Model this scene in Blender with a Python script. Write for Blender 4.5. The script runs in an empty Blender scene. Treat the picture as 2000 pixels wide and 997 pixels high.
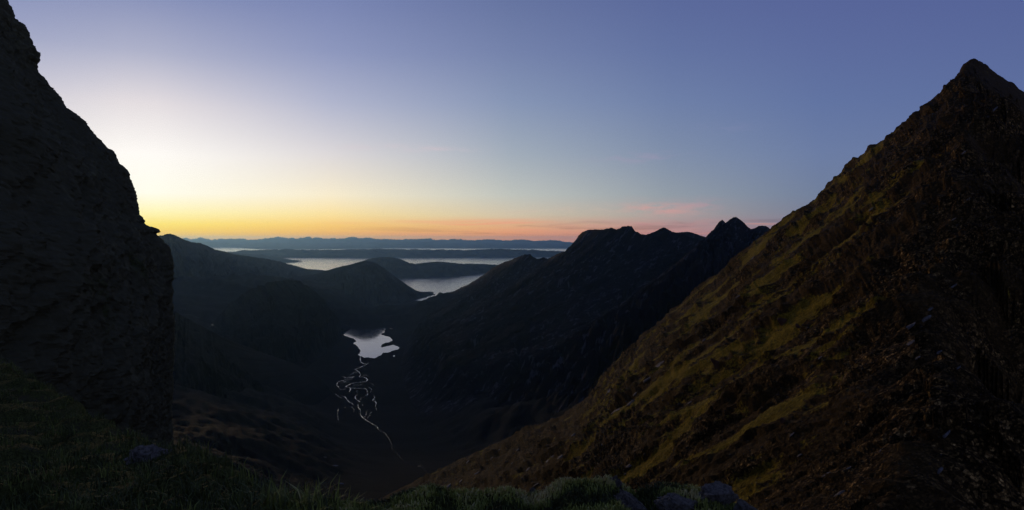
import bpy, bmesh, math, random
import numpy as np
from mathutils import Vector, Quaternion, Matrix

random.seed(11)
RNG = np.random.default_rng(11)
SC = bpy.context.scene
COL = SC.collection

# ------------------------------------------------------------------ camera
F = 1428.0            # focal length in photograph pixels (photograph 2000 x 997)
HOR = 468.0           # row of the horizon
CAMZ = 760.0          # height of the pass above the sea, metres
cam = bpy.data.cameras.new('camera')
cam_o = bpy.data.objects.new('camera', cam)
COL.objects.link(cam_o)
cam_o.location = (0, 0, CAMZ)
cam_o.rotation_euler = (math.radians(90), 0, 0)
cam.sensor_width = 36.0
cam.lens = 36.0 * F / 2000.0
cam.shift_y = -(498.5 - HOR) / 2000.0
cam.clip_start = 0.1
cam.clip_end = 300000.0
SC.camera = cam_o

# ------------------------------------------------------------------ world: twilight sky
SUN_AZ = math.radians(-27.0)
SUN_EL = math.radians(2.2)


def lin(c):
    r = []
    for v in c:
        v = v / 255.0
        r.append(v / 12.92 if v <= 0.04045 else ((v + 0.055) / 1.055) ** 2.4)
    return r


world = bpy.data.worlds.new('World')
SC.world = world
world.use_nodes = True
WN = world.node_tree
WN.nodes.clear()


class NT:
    """small helper to write node trees"""
    def __init__(self, tree):
        self.t = tree

    def n(self, kind, **kw):
        nd = self.t.nodes.new(kind)
        for k, v in kw.items():
            setattr(nd, k, v)
        return nd

    def link(self, a, b):
        self.t.links.new(a, b)

    def put(self, sock, v):
        if isinstance(v, bpy.types.NodeSocket):
            self.link(v, sock)
        elif v is not None:
            sock.default_value = v

    def math(self, op, a, b=None, c=None, clamp=False):
        nd = self.n('ShaderNodeMath', operation=op, use_clamp=clamp)
        self.put(nd.inputs[0], a)
        if b is not None:
            self.put(nd.inputs[1], b)
        if c is not None:
            self.put(nd.inputs[2], c)
        return nd.outputs[0]

    def rng(self, v, a, b, c=0.0, d=1.0, smooth=False):
        nd = self.n('ShaderNodeMapRange', interpolation_type='SMOOTHSTEP' if smooth else 'LINEAR')
        self.put(nd.inputs[0], v)
        for i, x in enumerate((a, b, c, d)):
            self.put(nd.inputs[i + 1], x)
        return nd.outputs[0]

    def mix(self, fac, a, b, blend='MIX'):
        nd = self.n('ShaderNodeMix', data_type='RGBA', blend_type=blend)
        self.put(nd.inputs[0], fac)
        for s, v in ((nd.inputs[6], a), (nd.inputs[7], b)):
            if isinstance(v, (tuple, list)) and len(v) == 3:
                v = (*v, 1)
            self.put(s, v)
        return nd.outputs[2]

    def ramp(self, fac, stops):
        nd = self.n('ShaderNodeValToRGB')
        cr = nd.color_ramp
        while len(cr.elements) > 1:
            cr.elements.remove(cr.elements[-1])
        for i, (p, c) in enumerate(stops):
            e = cr.elements[0] if i == 0 else cr.elements.new(p)
            e.position = p
            e.color = (*c, 1)
        self.put(nd.inputs[0], fac)
        return nd.outputs[0]

    def noise(self, vec, scale, detail=4, rough=0.55, lac=2.0, dist=0.0):
        nd = self.n('ShaderNodeTexNoise')
        if vec is not None:
            self.link(vec, nd.inputs['Vector'])
        nd.inputs['Scale'].default_value = scale
        nd.inputs['Detail'].default_value = detail
        nd.inputs['Roughness'].default_value = rough
        nd.inputs['Lacunarity'].default_value = lac
        nd.inputs['Distortion'].default_value = dist
        return nd.outputs[0]

    def comb(self, x, y, z):
        nd = self.n('ShaderNodeCombineXYZ')
        for i, v in enumerate((x, y, z)):
            self.put(nd.inputs[i], v)
        return nd.outputs[0]

    def mapping(self, vec, scale=(1, 1, 1), rot=(0, 0, 0)):
        nd = self.n('ShaderNodeMapping')
        self.link(vec, nd.inputs[0])
        nd.inputs['Scale'].default_value = scale
        nd.inputs['Rotation'].default_value = rot
        return nd.outputs[0]


def build_sky():
    W = NT(WN)
    tc = W.n('ShaderNodeTexCoord')
    sep = W.n('ShaderNodeSeparateXYZ')
    W.link(tc.outputs['Generated'], sep.inputs[0])
    x, y, z = sep.outputs
    el = W.math('MULTIPLY', W.math('ARCSINE', z), 57.29578)
    az = W.math('MULTIPLY', W.math('ARCTAN2', x, y), 57.29578)
    ca = W.math('COSINE', W.math('SUBTRACT', W.math('MULTIPLY', az, math.pi / 180), SUN_AZ))
    daz = W.math('MULTIPLY', W.math('ARCCOSINE', ca), 57.29578)
    t = W.math('SQRT', W.math('DIVIDE', W.math('MAXIMUM', el, 0.0), 90.0))

    def stops(lst, g_):
        out = []
        for e, c in lst:
            k = min(1.0, e / 6.0)                          # the upper sky is a greyer blue
            out.append((math.sqrt(e / 90.0), lin((c[0] * (1 + g_ * k), c[1] * (1 + g_ * k), c[2] * (1 - (0.02 + g_) * k)))))
        return out
    top = [(30, (75, 89, 150)), (50, (66, 80, 138)), (90, (60, 73, 128))]
    cols = [
        (1, [(0, (255, 196, 20)), (.5, (255, 212, 60)), (1.1, (255, 232, 108)), (1.9, (255, 248, 182)), (3.3, (255, 255, 242)),
             (6, (255, 252, 252)), (9.5, (226, 220, 228)), (13, (172, 176, 205)), (17, (130, 141, 186))] + top),
        (13, [(0, (255, 176, 50)), (.5, (255, 190, 80)), (1.1, (255, 208, 112)), (1.9, (255, 228, 158)), (3.4, (250, 238, 210)),
              (6.5, (220, 216, 222)), (10.3, (176, 181, 209)), (14, (141, 151, 193)), (17.6, (121, 133, 181))] + top),
        (27, [(0, (255, 164, 90)), (.5, (248, 164, 106)), (1.1, (232, 178, 132)), (1.9, (212, 197, 172)), (3.5, (190, 194, 194)),
              (6.7, (158, 169, 193)), (10.6, (131, 146, 188)), (14.4, (113, 127, 177)), (18.1, (99, 113, 166))] + top),
        (39, [(0, (220, 152, 132)), (.5, (206, 146, 136)), (1.1, (184, 150, 146)), (1.9, (166, 160, 160)), (3.4, (146, 156, 171)),
              (6.5, (125, 140, 176)), (10.4, (108, 125, 174)), (14.1, (96, 112, 167)), (17.8, (88, 102, 160))] + top),
        (50, [(0, (140, 124, 134)), (1.9, (118, 124, 148)), (3.2, (112, 126, 158)), (6.2, (105, 122, 170)),
              (9.8, (95, 113, 168)), (13.4, (90, 105, 163)), (17, (85, 98, 158))] + top),
        (70, [(0, (108, 112, 138)), (3.2, (102, 114, 152)), (8, (90, 106, 162)), (17, (78, 91, 153))] + top),
        (180, [(0, (84, 92, 128)), (6, (104, 102, 142)), (14, (90, 99, 154)), (22, (78, 90, 150))] + top),
    ]
    col = None
    prev = None
    for d, s in cols:
        r = W.ramp(t, stops(s, 0.0 if d < 20 else 0.02))
        if col is None:
            col = r
        else:
            col = W.mix(W.rng(daz, prev, d), col, r)
        prev = d
    # thin streaks of cloud low over the horizon, and a few pink wisps
    v = W.comb(W.math('MULTIPLY', az, 0.085), W.math('MULTIPLY', el, 1.7), 3.7)
    st = W.noise(v, 1.0, 5, 0.6, dist=0.4)
    band = W.math('MULTIPLY', W.rng(el, 0.1, 0.5, smooth=True), W.rng(el, 2.0, 1.0, smooth=True))
    azm = W.math('MULTIPLY', W.rng(daz, 10, 24, smooth=True), W.rng(daz, 62, 46, smooth=True))
    dark = W.math('MULTIPLY', W.math('MULTIPLY', W.rng(st, 0.50, 0.66, smooth=True), band), W.math('MULTIPLY', azm, 0.7))
    col = W.mix(dark, col, W.mix(0.5, col, lin((150, 118, 120)), 'MULTIPLY'))
    light = W.math('MULTIPLY', W.math('MULTIPLY', W.rng(st, 0.48, 0.32, smooth=True), band), W.math('MULTIPLY', azm, 0.6))
    col = W.mix(light, col, lin((248, 158, 120)))

    def wisp(a0, e0, wa, we, amt, c, tilt=0.0, sc=1.0):
        da = W.math('SUBTRACT', az, a0)
        de = W.math('SUBTRACT', W.math('SUBTRACT', el, e0), W.math('MULTIPLY', da, tilt))
        g = W.math('ADD', W.math('POWER', W.math('ABSOLUTE', W.math('DIVIDE', da, wa)), 2.0),
                   W.math('POWER', W.math('ABSOLUTE', W.math('DIVIDE', de, we)), 2.0))
        g = W.math('EXPONENT', W.math('MULTIPLY', g, -1.0))
        nv = W.comb(W.math('MULTIPLY', az, 0.5 * sc), W.math('MULTIPLY', el, 2.2 * sc), a0)
        nz = W.rng(W.noise(nv, 1.0, 5, 0.6), 0.38, 0.68, smooth=True)
        return W.math('MULTIPLY', W.math('MULTIPLY', g, nz), amt), c
    for a in ((11.6, 2.35, 2.6, 0.5, 0.62, (226, 158, 150), -0.05), (14.5, 2.6, 1.6, .45, 0.35, (205, 150, 158), 0.0),
              (-8.5, 7.05, 5.0, 0.22, 0.35, (226, 196, 200), -0.012), (9.6, 6.3, 3.0, 0.4, 0.32, (170, 152, 180), 0.02),
              (15.5, 8.3, 2.5, .35, .2, (150, 146, 182), 0.0), (4.0, 2.3, 5.0, .35, .25, (226, 190, 170), 0.02),
              (11.0, 1.2, 7.0, .35, .42, (205, 140, 140), 0.0)):
        fac, c = wisp(*a)
        col = W.mix(fac, col, lin(c))
    # physical sky underneath, very weak at this hour
    sky = W.n('ShaderNodeTexSky', sky_type='NISHITA', sun_disc=False, sun_elevation=SUN_EL, sun_rotation=SUN_AZ,
              altitude=760.0)
    bg1 = W.n('ShaderNodeBackground')
    W.link(col, bg1.inputs[0])
    bg1.inputs[1].default_value = 1.0
    bg2 = W.n('ShaderNodeBackground')
    W.link(sky.outputs[0], bg2.inputs[0])
    bg2.inputs[1].default_value = 0.002
    add = W.n('ShaderNodeAddShader')
    W.link(bg1.outputs[0], add.inputs[0])
    W.link(bg2.outputs[0], add.inputs[1])
    out = W.n('ShaderNodeOutputWorld')
    W.link(add.outputs[0], out.inputs[0])


build_sky()

# ------------------------------------------------------------------ sun: the last light, low behind the cliff
sun = bpy.data.lights.new('sun', 'SUN')
sun.energy = 0.75
sun.angle = math.radians(4)
sun.color = (1.0, 0.67, 0.34)
sun_o = bpy.data.objects.new('sun', sun)
COL.objects.link(sun_o)
sun_o.location = (-3000, 6000, 3000)
sd = Vector((math.sin(SUN_AZ) * math.cos(SUN_EL), math.cos(SUN_AZ) * math.cos(SUN_EL), math.sin(SUN_EL)))
sun_o.rotation_mode = 'QUATERNION'
sun_o.rotation_quaternion = (-sd).to_track_quat('-Z', 'Y')

SC.view_settings.view_transform = 'Standard'
SC.view_settings.look = 'None'
SC.view_settings.exposure = 0.0
SC.view_settings.gamma = 1.0
SC.cycles.use_denoising = True
SC.cycles.denoising_prefilter = 'FAST'
SC.cycles.sample_clamp_indirect = 1.0
SC.cycles.max_bounces = 4
SC.cycles.volume_bounces = 2

# ------------------------------------------------------------------ numpy noise
PERM = RNG.permutation(256).astype(np.int32)
PERM = np.concatenate([PERM, PERM, PERM])
GRAD = RNG.normal(size=(256, 3))
GRAD /= np.linalg.norm(GRAD, axis=1)[:, None]


GX, GY, GZ = (np.ascontiguousarray(GRAD[:, i], np.float32) for i in range(3))


def pn(x, y, z=0.0):
    """gradient noise, about -0.6..0.6; two dimensional (four corners) when z is one number"""
    flat = np.ndim(z) == 0
    x, y = np.broadcast_arrays(np.asarray(x), np.asarray(y))
    xf, yf = np.floor(x), np.floor(y)
    xi, yi = xf.astype(np.int32), yf.astype(np.int32)
    fx, fy = (x - xf).astype(np.float32), (y - yf).astype(np.float32)
    u, v = (f * f * f * (f * (f * 6 - 15) + 10) for f in (fx, fy))
    out = np.zeros(x.shape, np.float32)
    if flat:
        zs = ((int(math.floor(z * 7.0)) & 255, np.float32(0), np.float32(1)),)
    else:
        zf = np.floor(z)
        zi = zf.astype(np.int32)
        fz = (z - zf).astype(np.float32)
        w = fz * fz * fz * (fz * (fz * 6 - 15) + 10)
        zs = ((zi & 255, fz, 1 - w), ((zi + 1) & 255, fz - 1, w))
    for dx in (0, 1):
        a = PERM[(xi + dx) & 255]
        wx = u if dx else 1 - u
        for dy in (0, 1):
            b = PERM[a + ((yi + dy) & 255)]
            wxy = wx * (v if dy else 1 - v)
            for zk, dz, wz in zs:
                h = PERM[b + zk]
                g = GX[h] * (fx - dx) + GY[h] * (fy - dy)
                if not flat:
                    g = g + GZ[h] * dz
                else:
                    g = g * np.float32(1.15)
                out += wxy * wz * g
    return out


def fbm(x, y, z=0.0, octv=5, gain=0.5, lac=2.03):
    s, a, f = 0, 1.0, 1.0
    for i in range(octv):
        s = s + a * pn(np.asarray(x) * f + 17.3 * i, np.asarray(y) * f - 9.1 * i, z * f + 5.7 * i)
        a *= gain
        f *= lac
    return s


def ridged(x, y, z=0.0, octv=5, gain=0.5, lac=2.05):
    s, a, f = 0, 1.0, 1.0
    for i in range(octv):
        s = s + a * (1 - 2.2 * np.abs(pn(np.asarray(x) * f + 31.7 * i, np.asarray(y) * f + 3.3 * i, z * f)))
        a *= gain
        f *= lac
    return s - 0.9


def sst(x, a, b):
    t = np.clip((np.asarray(x, float) - a) / (b - a), 0, 1)
    return t * t * (3 - 2 * t)


# ------------------------------------------------------------------ mesh helpers
def tag(o, label=None, cat=None, group=None, kind=None):
    if label:
        o['label'] = label
    if cat:
        o['category'] = cat
    if group:
        o['group'] = group
    if kind:
        o['kind'] = kind
    return o


def obj(name, me, m=None, parent=None):
    o = bpy.data.objects.new(name, me)
    COL.objects.link(o)
    if m is not None and me is not None and not me.materials:
        me.materials.append(m)
    if parent is not None:
        o.parent = parent
    return o


def mesh_np(name, verts, faces, smooth=True):
    """verts (n,3), faces (m,k) with k = 3 or 4"""
    me = bpy.data.meshes.new(name)
    verts = np.asarray(verts, np.float32)
    faces = np.asarray(faces, np.int32)
    k = faces.shape[1]
    me.vertices.add(len(verts))
    me.vertices.foreach_set('co', verts.ravel())
    me.loops.add(faces.size)
    me.loops.foreach_set('vertex_index', faces.ravel())
    me.polygons.add(len(faces))
    me.polygons.foreach_set('loop_start', np.arange(0, faces.size, k, dtype=np.int32))
    me.update(calc_edges=True)
    me.polygons.foreach_set('use_smooth', np.full(len(faces), smooth))
    return me


def grid_faces(nr, nc):
    i = np.arange(nr - 1)[:, None] * nc + np.arange(nc - 1)[None, :]
    return np.stack([i, i + 1, i + nc + 1, i + nc], -1).reshape(-1, 4)


def grid_mesh(name, P, uv=None, attrs=None, flip=False):
    """P (nr,nc,3)"""
    nr, nc = P.shape[:2]
    fc = grid_faces(nr, nc)
    if flip:
        fc = fc[:, ::-1]
    me = mesh_np(name, P.reshape(-1, 3), fc)
    if uv is not None:
        a = me.attributes.new('st', 'FLOAT_VECTOR', 'POINT')
        U = np.zeros((nr * nc, 3), np.float32)
        U[:, :2] = uv.reshape(-1, 2)
        a.data.foreach_set('vector', U.ravel())
    for k, v in (attrs or {}).items():
        a = me.attributes.new(k, 'FLOAT', 'POINT')
        a.data.foreach_set('value', np.asarray(v, np.float32).ravel())
    return me


def pix(px, py, d):
    """pixel of the photograph at forward distance d -> world point"""
    px, py, d = np.broadcast_arrays(np.asarray(px, float), np.asarray(py, float), np.asarray(d, float))
    return np.stack([(px - 1000) / F * d, d, CAMZ - (py - HOR) / F * d], -1)


# ------------------------------------------------------------------ materials
def new_mat(name):
    m = bpy.data.materials.new(name)
    m.use_nodes = True
    m.node_tree.nodes.clear()
    W = NT(m.node_tree)
    out = W.n('ShaderNodeOutputMaterial')
    b = W.n('ShaderNodeBsdfPrincipled')
    W.link(b.outputs[0], out.inputs[0])
    return m, W, b


def rock_grass_mat(name, rock, rock2, grass, grass2, scale, bump=0.5, aniso=(1, 1, 1), use_attr=False, thr=(0.48, 0.6),
                   pale=None, pale_amt=0.5, spec=0.02, bdist=1.0, cells=0.0, cvar=1.0, fscale=22):
    """dark rock with patches of grass; 'st' holds distances along and down the face"""
    m, W, b = new_mat(name)
    at = W.n('ShaderNodeAttribute', attribute_name='st')
    tc = W.n('ShaderNodeTexCoord')
    st = W.mapping(at.outputs['Vector'], aniso)
    ob = tc.outputs['Object']
    big = W.noise(st, scale, 6, 0.6)
    med = W.noise(st, scale * 5, 5, 0.6)
    fine = W.noise(ob, scale * fscale, 6, 0.68)
    rockc = W.mix(W.rng(fine, 0.3, 0.7), rock, rock2)
    rockc = W.mix(W.rng(med, 0.35, 0.7), rockc, W.mix(0.5, rockc, rock2))
    if cells:
        for cs, lo in ((cells, 1 - 0.5 * cvar), (cells * 2.7, 1 - 0.6 * cvar)):
            vo = W.n('ShaderNodeTexVoronoi')
            W.link(W.mapping(ob, (1, 1, 1), (0.5, 0.3, 0.2)), vo.inputs['Vector'])
            vo.inputs['Scale'].default_value = cs
            sp = W.n('ShaderNodeSeparateColor')
            W.link(vo.outputs['Color'], sp.inputs[0])
            k = W.rng(W.math('POWER', sp.outputs[0], 2.2 + 2.0 * cvar), 0.0, 1.0, lo, 1 + 2.6 * cvar)
            patch = W.rng(W.noise(ob, cells * 0.035, 4, 0.6), 0.40, 0.62, 0.15, 1.0, smooth=True)
            rockc = W.mix(patch, rockc, W.mix(1.0, rockc, W.comb(k, k, k), 'MULTIPLY'))
    if pale is not None:
        pn_ = W.noise(W.mapping(at.outputs['Vector'], (aniso[0] * 1.0, aniso[1] * 1.0, 1)), scale * 9, 4, 0.7)
        pm = W.math('MULTIPLY', W.rng(pn_, 0.55, 0.63, smooth=True), W.rng(big, 0.62, 0.45, smooth=True))
        rockc = W.mix(W.math('MULTIPLY', pm, pale_amt), rockc, pale)
    gc = W.mix(W.rng(W.noise(st, scale * 9, 5, 0.7), 0.3, 0.7), grass, grass2)
    gc = W.mix(W.rng(fine, 0.36, 0.62), W.mix(0.75, gc, (0, 0, 0)), gc)
    if use_attr:
        ga = W.n('ShaderNodeAttribute', attribute_name='grass').outputs['Fac']
        g = W.math('ADD', ga, W.math('MULTIPLY', W.math('SUBTRACT', med, 0.5), 0.9))
        g = W.math('ADD', g, W.math('MULTIPLY', W.math('SUBTRACT', fine, 0.5), 0.7))
        g = W.math('ADD', g, W.math('MULTIPLY', W.math('SUBTRACT', W.noise(st, scale * 22, 4, 0.65), 0.5), 1.0))
        gm = W.rng(g, 0.42, 0.60, smooth=True)
    else:
        g = W.math('ADD', big, W.math('MULTIPLY', W.math('SUBTRACT', fine, 0.5), 0.35))
        gm = W.rng(g, thr[0], thr[1], smooth=True)
    col = W.mix(gm, rockc, gc)
    W.link(col, b.inputs['Base Color'])
    b.inputs['Roughness'].default_value = 0.85
    b.inputs['Specular IOR Level'].default_value = spec
    if bump:
        bn = W.n('ShaderNodeBump')
        bn.inputs['Strength'].default_value = bump
        bn.inputs['Distance'].default_value = bdist
        h = W.math('ADD', W.math('MULTIPLY', fine, 1.0), W.math('MULTIPLY', med, 1.2))
        W.link(h, bn.inputs['Height'])
        W.link(bn.outputs[0], b.inputs['Normal'])
    return m


def simple_land(name, c1, c2, scale):
    m, W, b = new_mat(name)
    tc = W.n('ShaderNodeTexCoord')
    nz = W.noise(tc.outputs['Object'], scale, 7, 0.62)
    W.link(W.mix(W.rng(nz, 0.35, 0.65), c1, c2), b.inputs['Base Color'])
    b.inputs['Roughness'].default_value = 0.95
    b.inputs['Specular IOR Level'].default_value = 0.02
    return m


def water_mat(name, scale, rough=0.08, bump=0.25, dist=0.05):
    m, W, b = new_mat(name)
    tc = W.n('ShaderNodeTexCoord')
    v = tc.outputs['Object']
    b.inputs['Base Color'].default_value = (0.012, 0.018, 0.022, 1)
    b.inputs['IOR'].default_value = 1.333
    b.inputs['Specular IOR Level'].default_value = 0.5
    pat = W.noise(W.mapping(v, (1.0, 2.2, 1)), scale, 5, 0.6)
    W.link(W.rng(pat, 0.35, 0.7, rough * 0.5, rough * 1.9), b.inputs['Roughness'])
    bn = W.n('ShaderNodeBump')
    bn.inputs['Strength'].default_value = bump
    bn.inputs['Distance'].default_value = dist
    W.link(W.noise(v, scale * 40, 4, 0.6), bn.inputs['Height'])
    W.link(bn.outputs[0], b.inputs['Normal'])
    return m


ROCK = (0.020, 0.017, 0.014)
ROCK2 = (0.045, 0.040, 0.036)
GRASS = (0.085, 0.066, 0.016)
GRASS2 = (0.13, 0.095, 0.024)
M = {}
M['slope'] = rock_grass_mat('slope_rock_and_grass', (0.007, 0.0044, 0.0016), (0.070, 0.042, 0.0135), (0.125, 0.086, 0.010), (0.33, 0.23, 0.024),
                            0.02, 0.9, (0.45, 1.6, 1), use_attr=True, bdist=0.5, cells=1.1, fscale=70)
M['cliff'] = rock_grass_mat('cliff_rock', (0.066, 0.061, 0.030), (0.085, 0.079, 0.040), (0.058, 0.064, 0.02), (0.075, 0.078, 0.026),
                            0.03, 0.55, (1, 1, 1), thr=(0.60, 0.72), bdist=1.0, cells=0.25, cvar=0.12)
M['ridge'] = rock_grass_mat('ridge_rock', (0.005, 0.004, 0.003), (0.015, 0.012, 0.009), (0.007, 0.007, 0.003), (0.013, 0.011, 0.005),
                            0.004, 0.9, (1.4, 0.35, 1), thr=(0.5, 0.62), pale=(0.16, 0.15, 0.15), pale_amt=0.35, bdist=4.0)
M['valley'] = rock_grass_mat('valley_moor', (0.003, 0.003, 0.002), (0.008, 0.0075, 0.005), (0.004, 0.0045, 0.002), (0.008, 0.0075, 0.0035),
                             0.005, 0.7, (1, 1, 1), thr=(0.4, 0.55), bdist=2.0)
M['hill'] = simple_land('hill_moor', (0.020, 0.022, 0.018), (0.040, 0.040, 0.030), 0.004)
M['far'] = simple_land('far_land', (0.022, 0.024, 0.024), (0.04, 0.042, 0.040), 0.0012)
M['sea'] = water_mat('sea_water', 0.0016, 0.10, 0.5, 3.0)
M['loch'] = water_mat('loch_water', 0.012, 0.05, 0.3, 0.05)
M['river'] = water_mat('river_water', 0.02, 0.12, 0.5, 0.1)
M['turf'] = rock_grass_mat('turf', (0.04, 0.033, 0.016), (0.07, 0.06, 0.028), (0.055, 0.06, 0.014), (0.09, 0.09, 0.022), 0.9, 0.8,
                           (1, 1, 1), thr=(0.30, 0.45), bdist=0.03)


def blade_mat():
    m, W, b = new_mat('grass_blades')
    a = W.n('ShaderNodeAttribute', attribute_name='tone')
    c = W.ramp(a.outputs['Fac'], [(0.0, (0.03, 0.036, 0.008)), (0.2, (0.07, 0.082, 0.016)), (0.45, (0.20, 0.225, 0.035)), (0.75, (0.30, 0.31, 0.055)), (1.0, (0.44, 0.38, 0.14))])
    W.link(c, b.inputs['Base Color'])
    b.inputs['Roughness'].default_value = 0.7
    b.inputs['Specular IOR Level'].default_value = 0.2
    return m


def stone_mat(name, c1, c2, lichen, scale, bdist):
    m, W, b = new_mat(name)
    tc = W.n('ShaderNodeTexCoord')
    v = tc.outputs['Object']
    a = W.noise(v, scale, 6, 0.65)
    f = W.noise(v, scale * 7, 5, 0.7)
    c = W.mix(W.rng(a, 0.3, 0.7), c1, c2)
    l = W.math('MULTIPLY', W.rng(f, 0.52, 0.62, smooth=True), W.rng(a, 0.4, 0.55, smooth=True))
    c = W.mix(W.math('MULTIPLY', l, 0.8), c, lichen)
    W.link(c, b.inputs['Base Color'])
    b.inputs['Roughness'].default_value = 0.8
    b.inputs['Specular IOR Level'].default_value = 0.12
    bn = W.n('ShaderNodeBump')
    bn.inputs['Strength'].default_value = 0.9
    bn.inputs['Distance'].default_value = bdist
    W.link(W.math('ADD', a, W.math('MULTIPLY', f, 0.5)), bn.inputs['Height'])
    W.link(bn.outputs[0], b.inputs['Normal'])
    return m


M['blade'] = blade_mat()
M['boulder'] = stone_mat('lichened_boulder', (0.05, 0.044, 0.032), (0.24, 0.21, 0.155), (0.42, 0.38, 0.30), 5.0, 0.06)
M['stone'] = stone_mat('slope_stone', (0.012, 0.008, 0.0045), (0.045, 0.033, 0.020), (0.10, 0.08, 0.055), 0.5, 0.3)
M['slab'] = stone_mat('pale_slab', (0.06, 0.052, 0.042), (0.13, 0.115, 0.095), (0.18, 0.165, 0.14), 0.25, 0.4)
M['redstone'] = stone_mat('rusty_stone', (0.07, 0.035, 0.018), (0.13, 0.06, 0.03), (0.15, 0.09, 0.05), 0.4, 0.3)


# ------------------------------------------------------------------ lofted mountains: crest -> foot, and a back side
def loft(name, crest, foot, ns, nt, mat, label, jitter_px=0.8, rough=0.05, power=0.85, back=(0.5, 1.0), gul=(7, 2.5),
         seed=0.0, backlen=None, jfreq=0.12, backdir=None, cat='mountain', bulge=0.3, crag=0.45, cragw=1.0):
    """crest: (px, py, dist) list along the skyline; foot: (px, py, dist) or world points of the front base"""
    C = pix(*np.array(crest, float).T)
    pxs = np.array([c[0] for c in crest], float)
    d = np.interp(np.linspace(pxs[0], pxs[-1], ns), pxs, [c[2] for c in crest])
    px = np.linspace(pxs[0], pxs[-1], ns)
    py = np.interp(px, pxs, [c[1] for c in crest])
    py = py + jitter_px * (1.6 * fbm(px * jfreq, seed, 0.3, 5, 0.65))
    C = pix(px, py, d)
    ft = np.array(foot, float)
    if ft.shape[1] == 4:                                   # feet keyed by the crest pixel they belong to
        fk, ft = (ft[:, 0] - pxs[0]) / (pxs[-1] - pxs[0]), ft[:, 1:]
    else:
        fk = np.linspace(0, 1, len(foot))
    q = np.linspace(0, 1, ns)
    Ft = np.stack([np.interp(q, fk, ft[:, i]) for i in range(3)], -1)
    t = np.linspace(0, 1, nt) ** 1.35
    H = np.linalg.norm((C - Ft)[:, :2], axis=1)[:, None]
    P = C[:, None, :] * (1 - t)[None, :, None] + Ft[:, None, :] * t[None, :, None]
    g = t[None, :] ** power
    P[..., 2] = C[:, None, 2] * (1 - g) + Ft[:, None, 2] * g
    rel = np.clip(C[:, None, 2] - Ft[:, None, 2], 30, None)
    S = np.concatenate([[0], np.cumsum(np.linalg.norm(np.diff(C[:, :2], axis=0), axis=1))])[:, None]
    T_ = t[None, :] * H
    amp = sst(t, 0.0, 0.18)[None, :] * sst(t, 1.0, 0.75)[None, :]
    L = S[-1, 0] + 1
    nz = ridged(S / L * gul[0] + t[None, :] * 1.2 + seed, t[None, :] * gul[1] + seed * 1.7, 0.5, 6, 0.55)
    fine = fbm(P[..., 0] / (rel * 0.25), P[..., 1] / (rel * 0.25), seed, 6, 0.62)
    dz = rel * rough * amp * (nz * 1.6 + fine * 1.5)
    cap = np.clip((t[None, :] ** power) * rel * bulge - 0.02 * rel, 0, None)
    dz = np.minimum(dz, cap) + rel * rough * 0.12 * sst(t, 0, .02)[None, :] * np.minimum(fine, 0)
    P[..., 2] += dz
    wl = float(np.median(d)) * 0.022 * cragw
    side = S + 0 * T_
    c1 = ridged(side / (wl * 1.1), T_ / (wl * 2.2) + side / (wl * 3), seed + 2.0, 5, 0.58)
    c2 = fbm(P[..., 0] / (wl * 0.28), P[..., 1] / (wl * 0.28), seed + 5.0, 4, 0.6)
    taper = sst(t, 0.0, 0.10)[None, :] * sst(t, 1.0, 0.9)[None, :]
    P[..., 2] += crag * wl * taper * (np.minimum(0.30 * c1 - 0.06, 0.12) + 0.10 * c2)
    T = t[None, :] * H
    # back side
    nb = 8
    tb = np.linspace(0, 1, nb + 1)[1:]
    bl = backlen or float(H.mean()) * back[0]
    bd = np.array(backdir if backdir else (0.0, 1.0))
    B = C[:, None, :] + 0 * tb[None, :, None]
    B[..., 0] += bd[0] * bl * tb
    B[..., 1] += bd[1] * bl * tb
    B[..., 2] = C[:, None, 2] - (rel * back[1]) * tb[None, :] ** 0.9
    P = np.concatenate([B[:, ::-1], P], 1)
    TT = np.concatenate([-(bl * tb)[None, ::-1] + 0 * H, T], 1)
    uv = np.stack([S + 0 * TT, TT], -1)
    me = grid_mesh(name, P, uv)
    return tag(obj(name, me, mat), label, cat, kind='structure')


def foot_px(lst, z=-15.0):
    """foot points from pixels lying on level z"""
    out = []
    for px, py in lst:
        dd = (CAMZ - z) * F / (py - HOR)
        out.append(((px - 1000) / F * dd, dd, z))
    return out


# ------------------------------------------------------------------ the sea
def build_sea():
    xs = np.linspace(-90000, 90000, 40)
    ys = 6500 + (118000 - 6500) * np.linspace(0, 1, 80) ** 2
    P = np.zeros((len(ys), len(xs), 3))
    P[..., 0] = xs[None, :]
    P[..., 1] = ys[:, None]
    me = grid_mesh('sea', P)
    tag(obj('sea', me, M['sea']), 'calm pale grey sea inlets shining between the dark headlands', 'sea', kind='structure')


build_sea()

# ------------------------------------------------------------------ far lands across the water
far_crest = [(200, 466), (300, 465), (350, 465), (362, 463), (375, 467), (392, 463), (410, 467), (450, 465), (475, 466), (490, 467), (510, 466),
             (530, 463.5), (550, 461), (556, 463), (565, 464.5), (590, 464), (604, 462), (612, 465), (622, 463), (632, 465), (650, 464.5), (672, 464.5),
             (690, 462), (700, 464.5), (720, 464), (740, 466), (765, 466), (790, 467), (815, 467), (832, 465), (842, 466), (852, 468), (880, 467),
             (897, 466), (930, 469), (950, 467), (968, 467), (990, 468.5), (1002, 470), (1018, 467), (1036, 469), (1045, 471), (1062, 470),
             (1085, 469), (1097, 470), (1120, 473), (1160, 475), (1250, 477), (1400, 477), (1600, 477)]
loft('far_mountains', [(x, y + 1.5, 80000) for x, y in far_crest],
     foot_px([(200, 482.5), (600, 482.5), (1000, 482.5), (1600, 482.5)]), 900, 24, M['far'],
     'jagged blue mountain skyline farthest across the water', jitter_px=1.5, rough=0.06, seed=1.2, jfreq=0.11)
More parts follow.
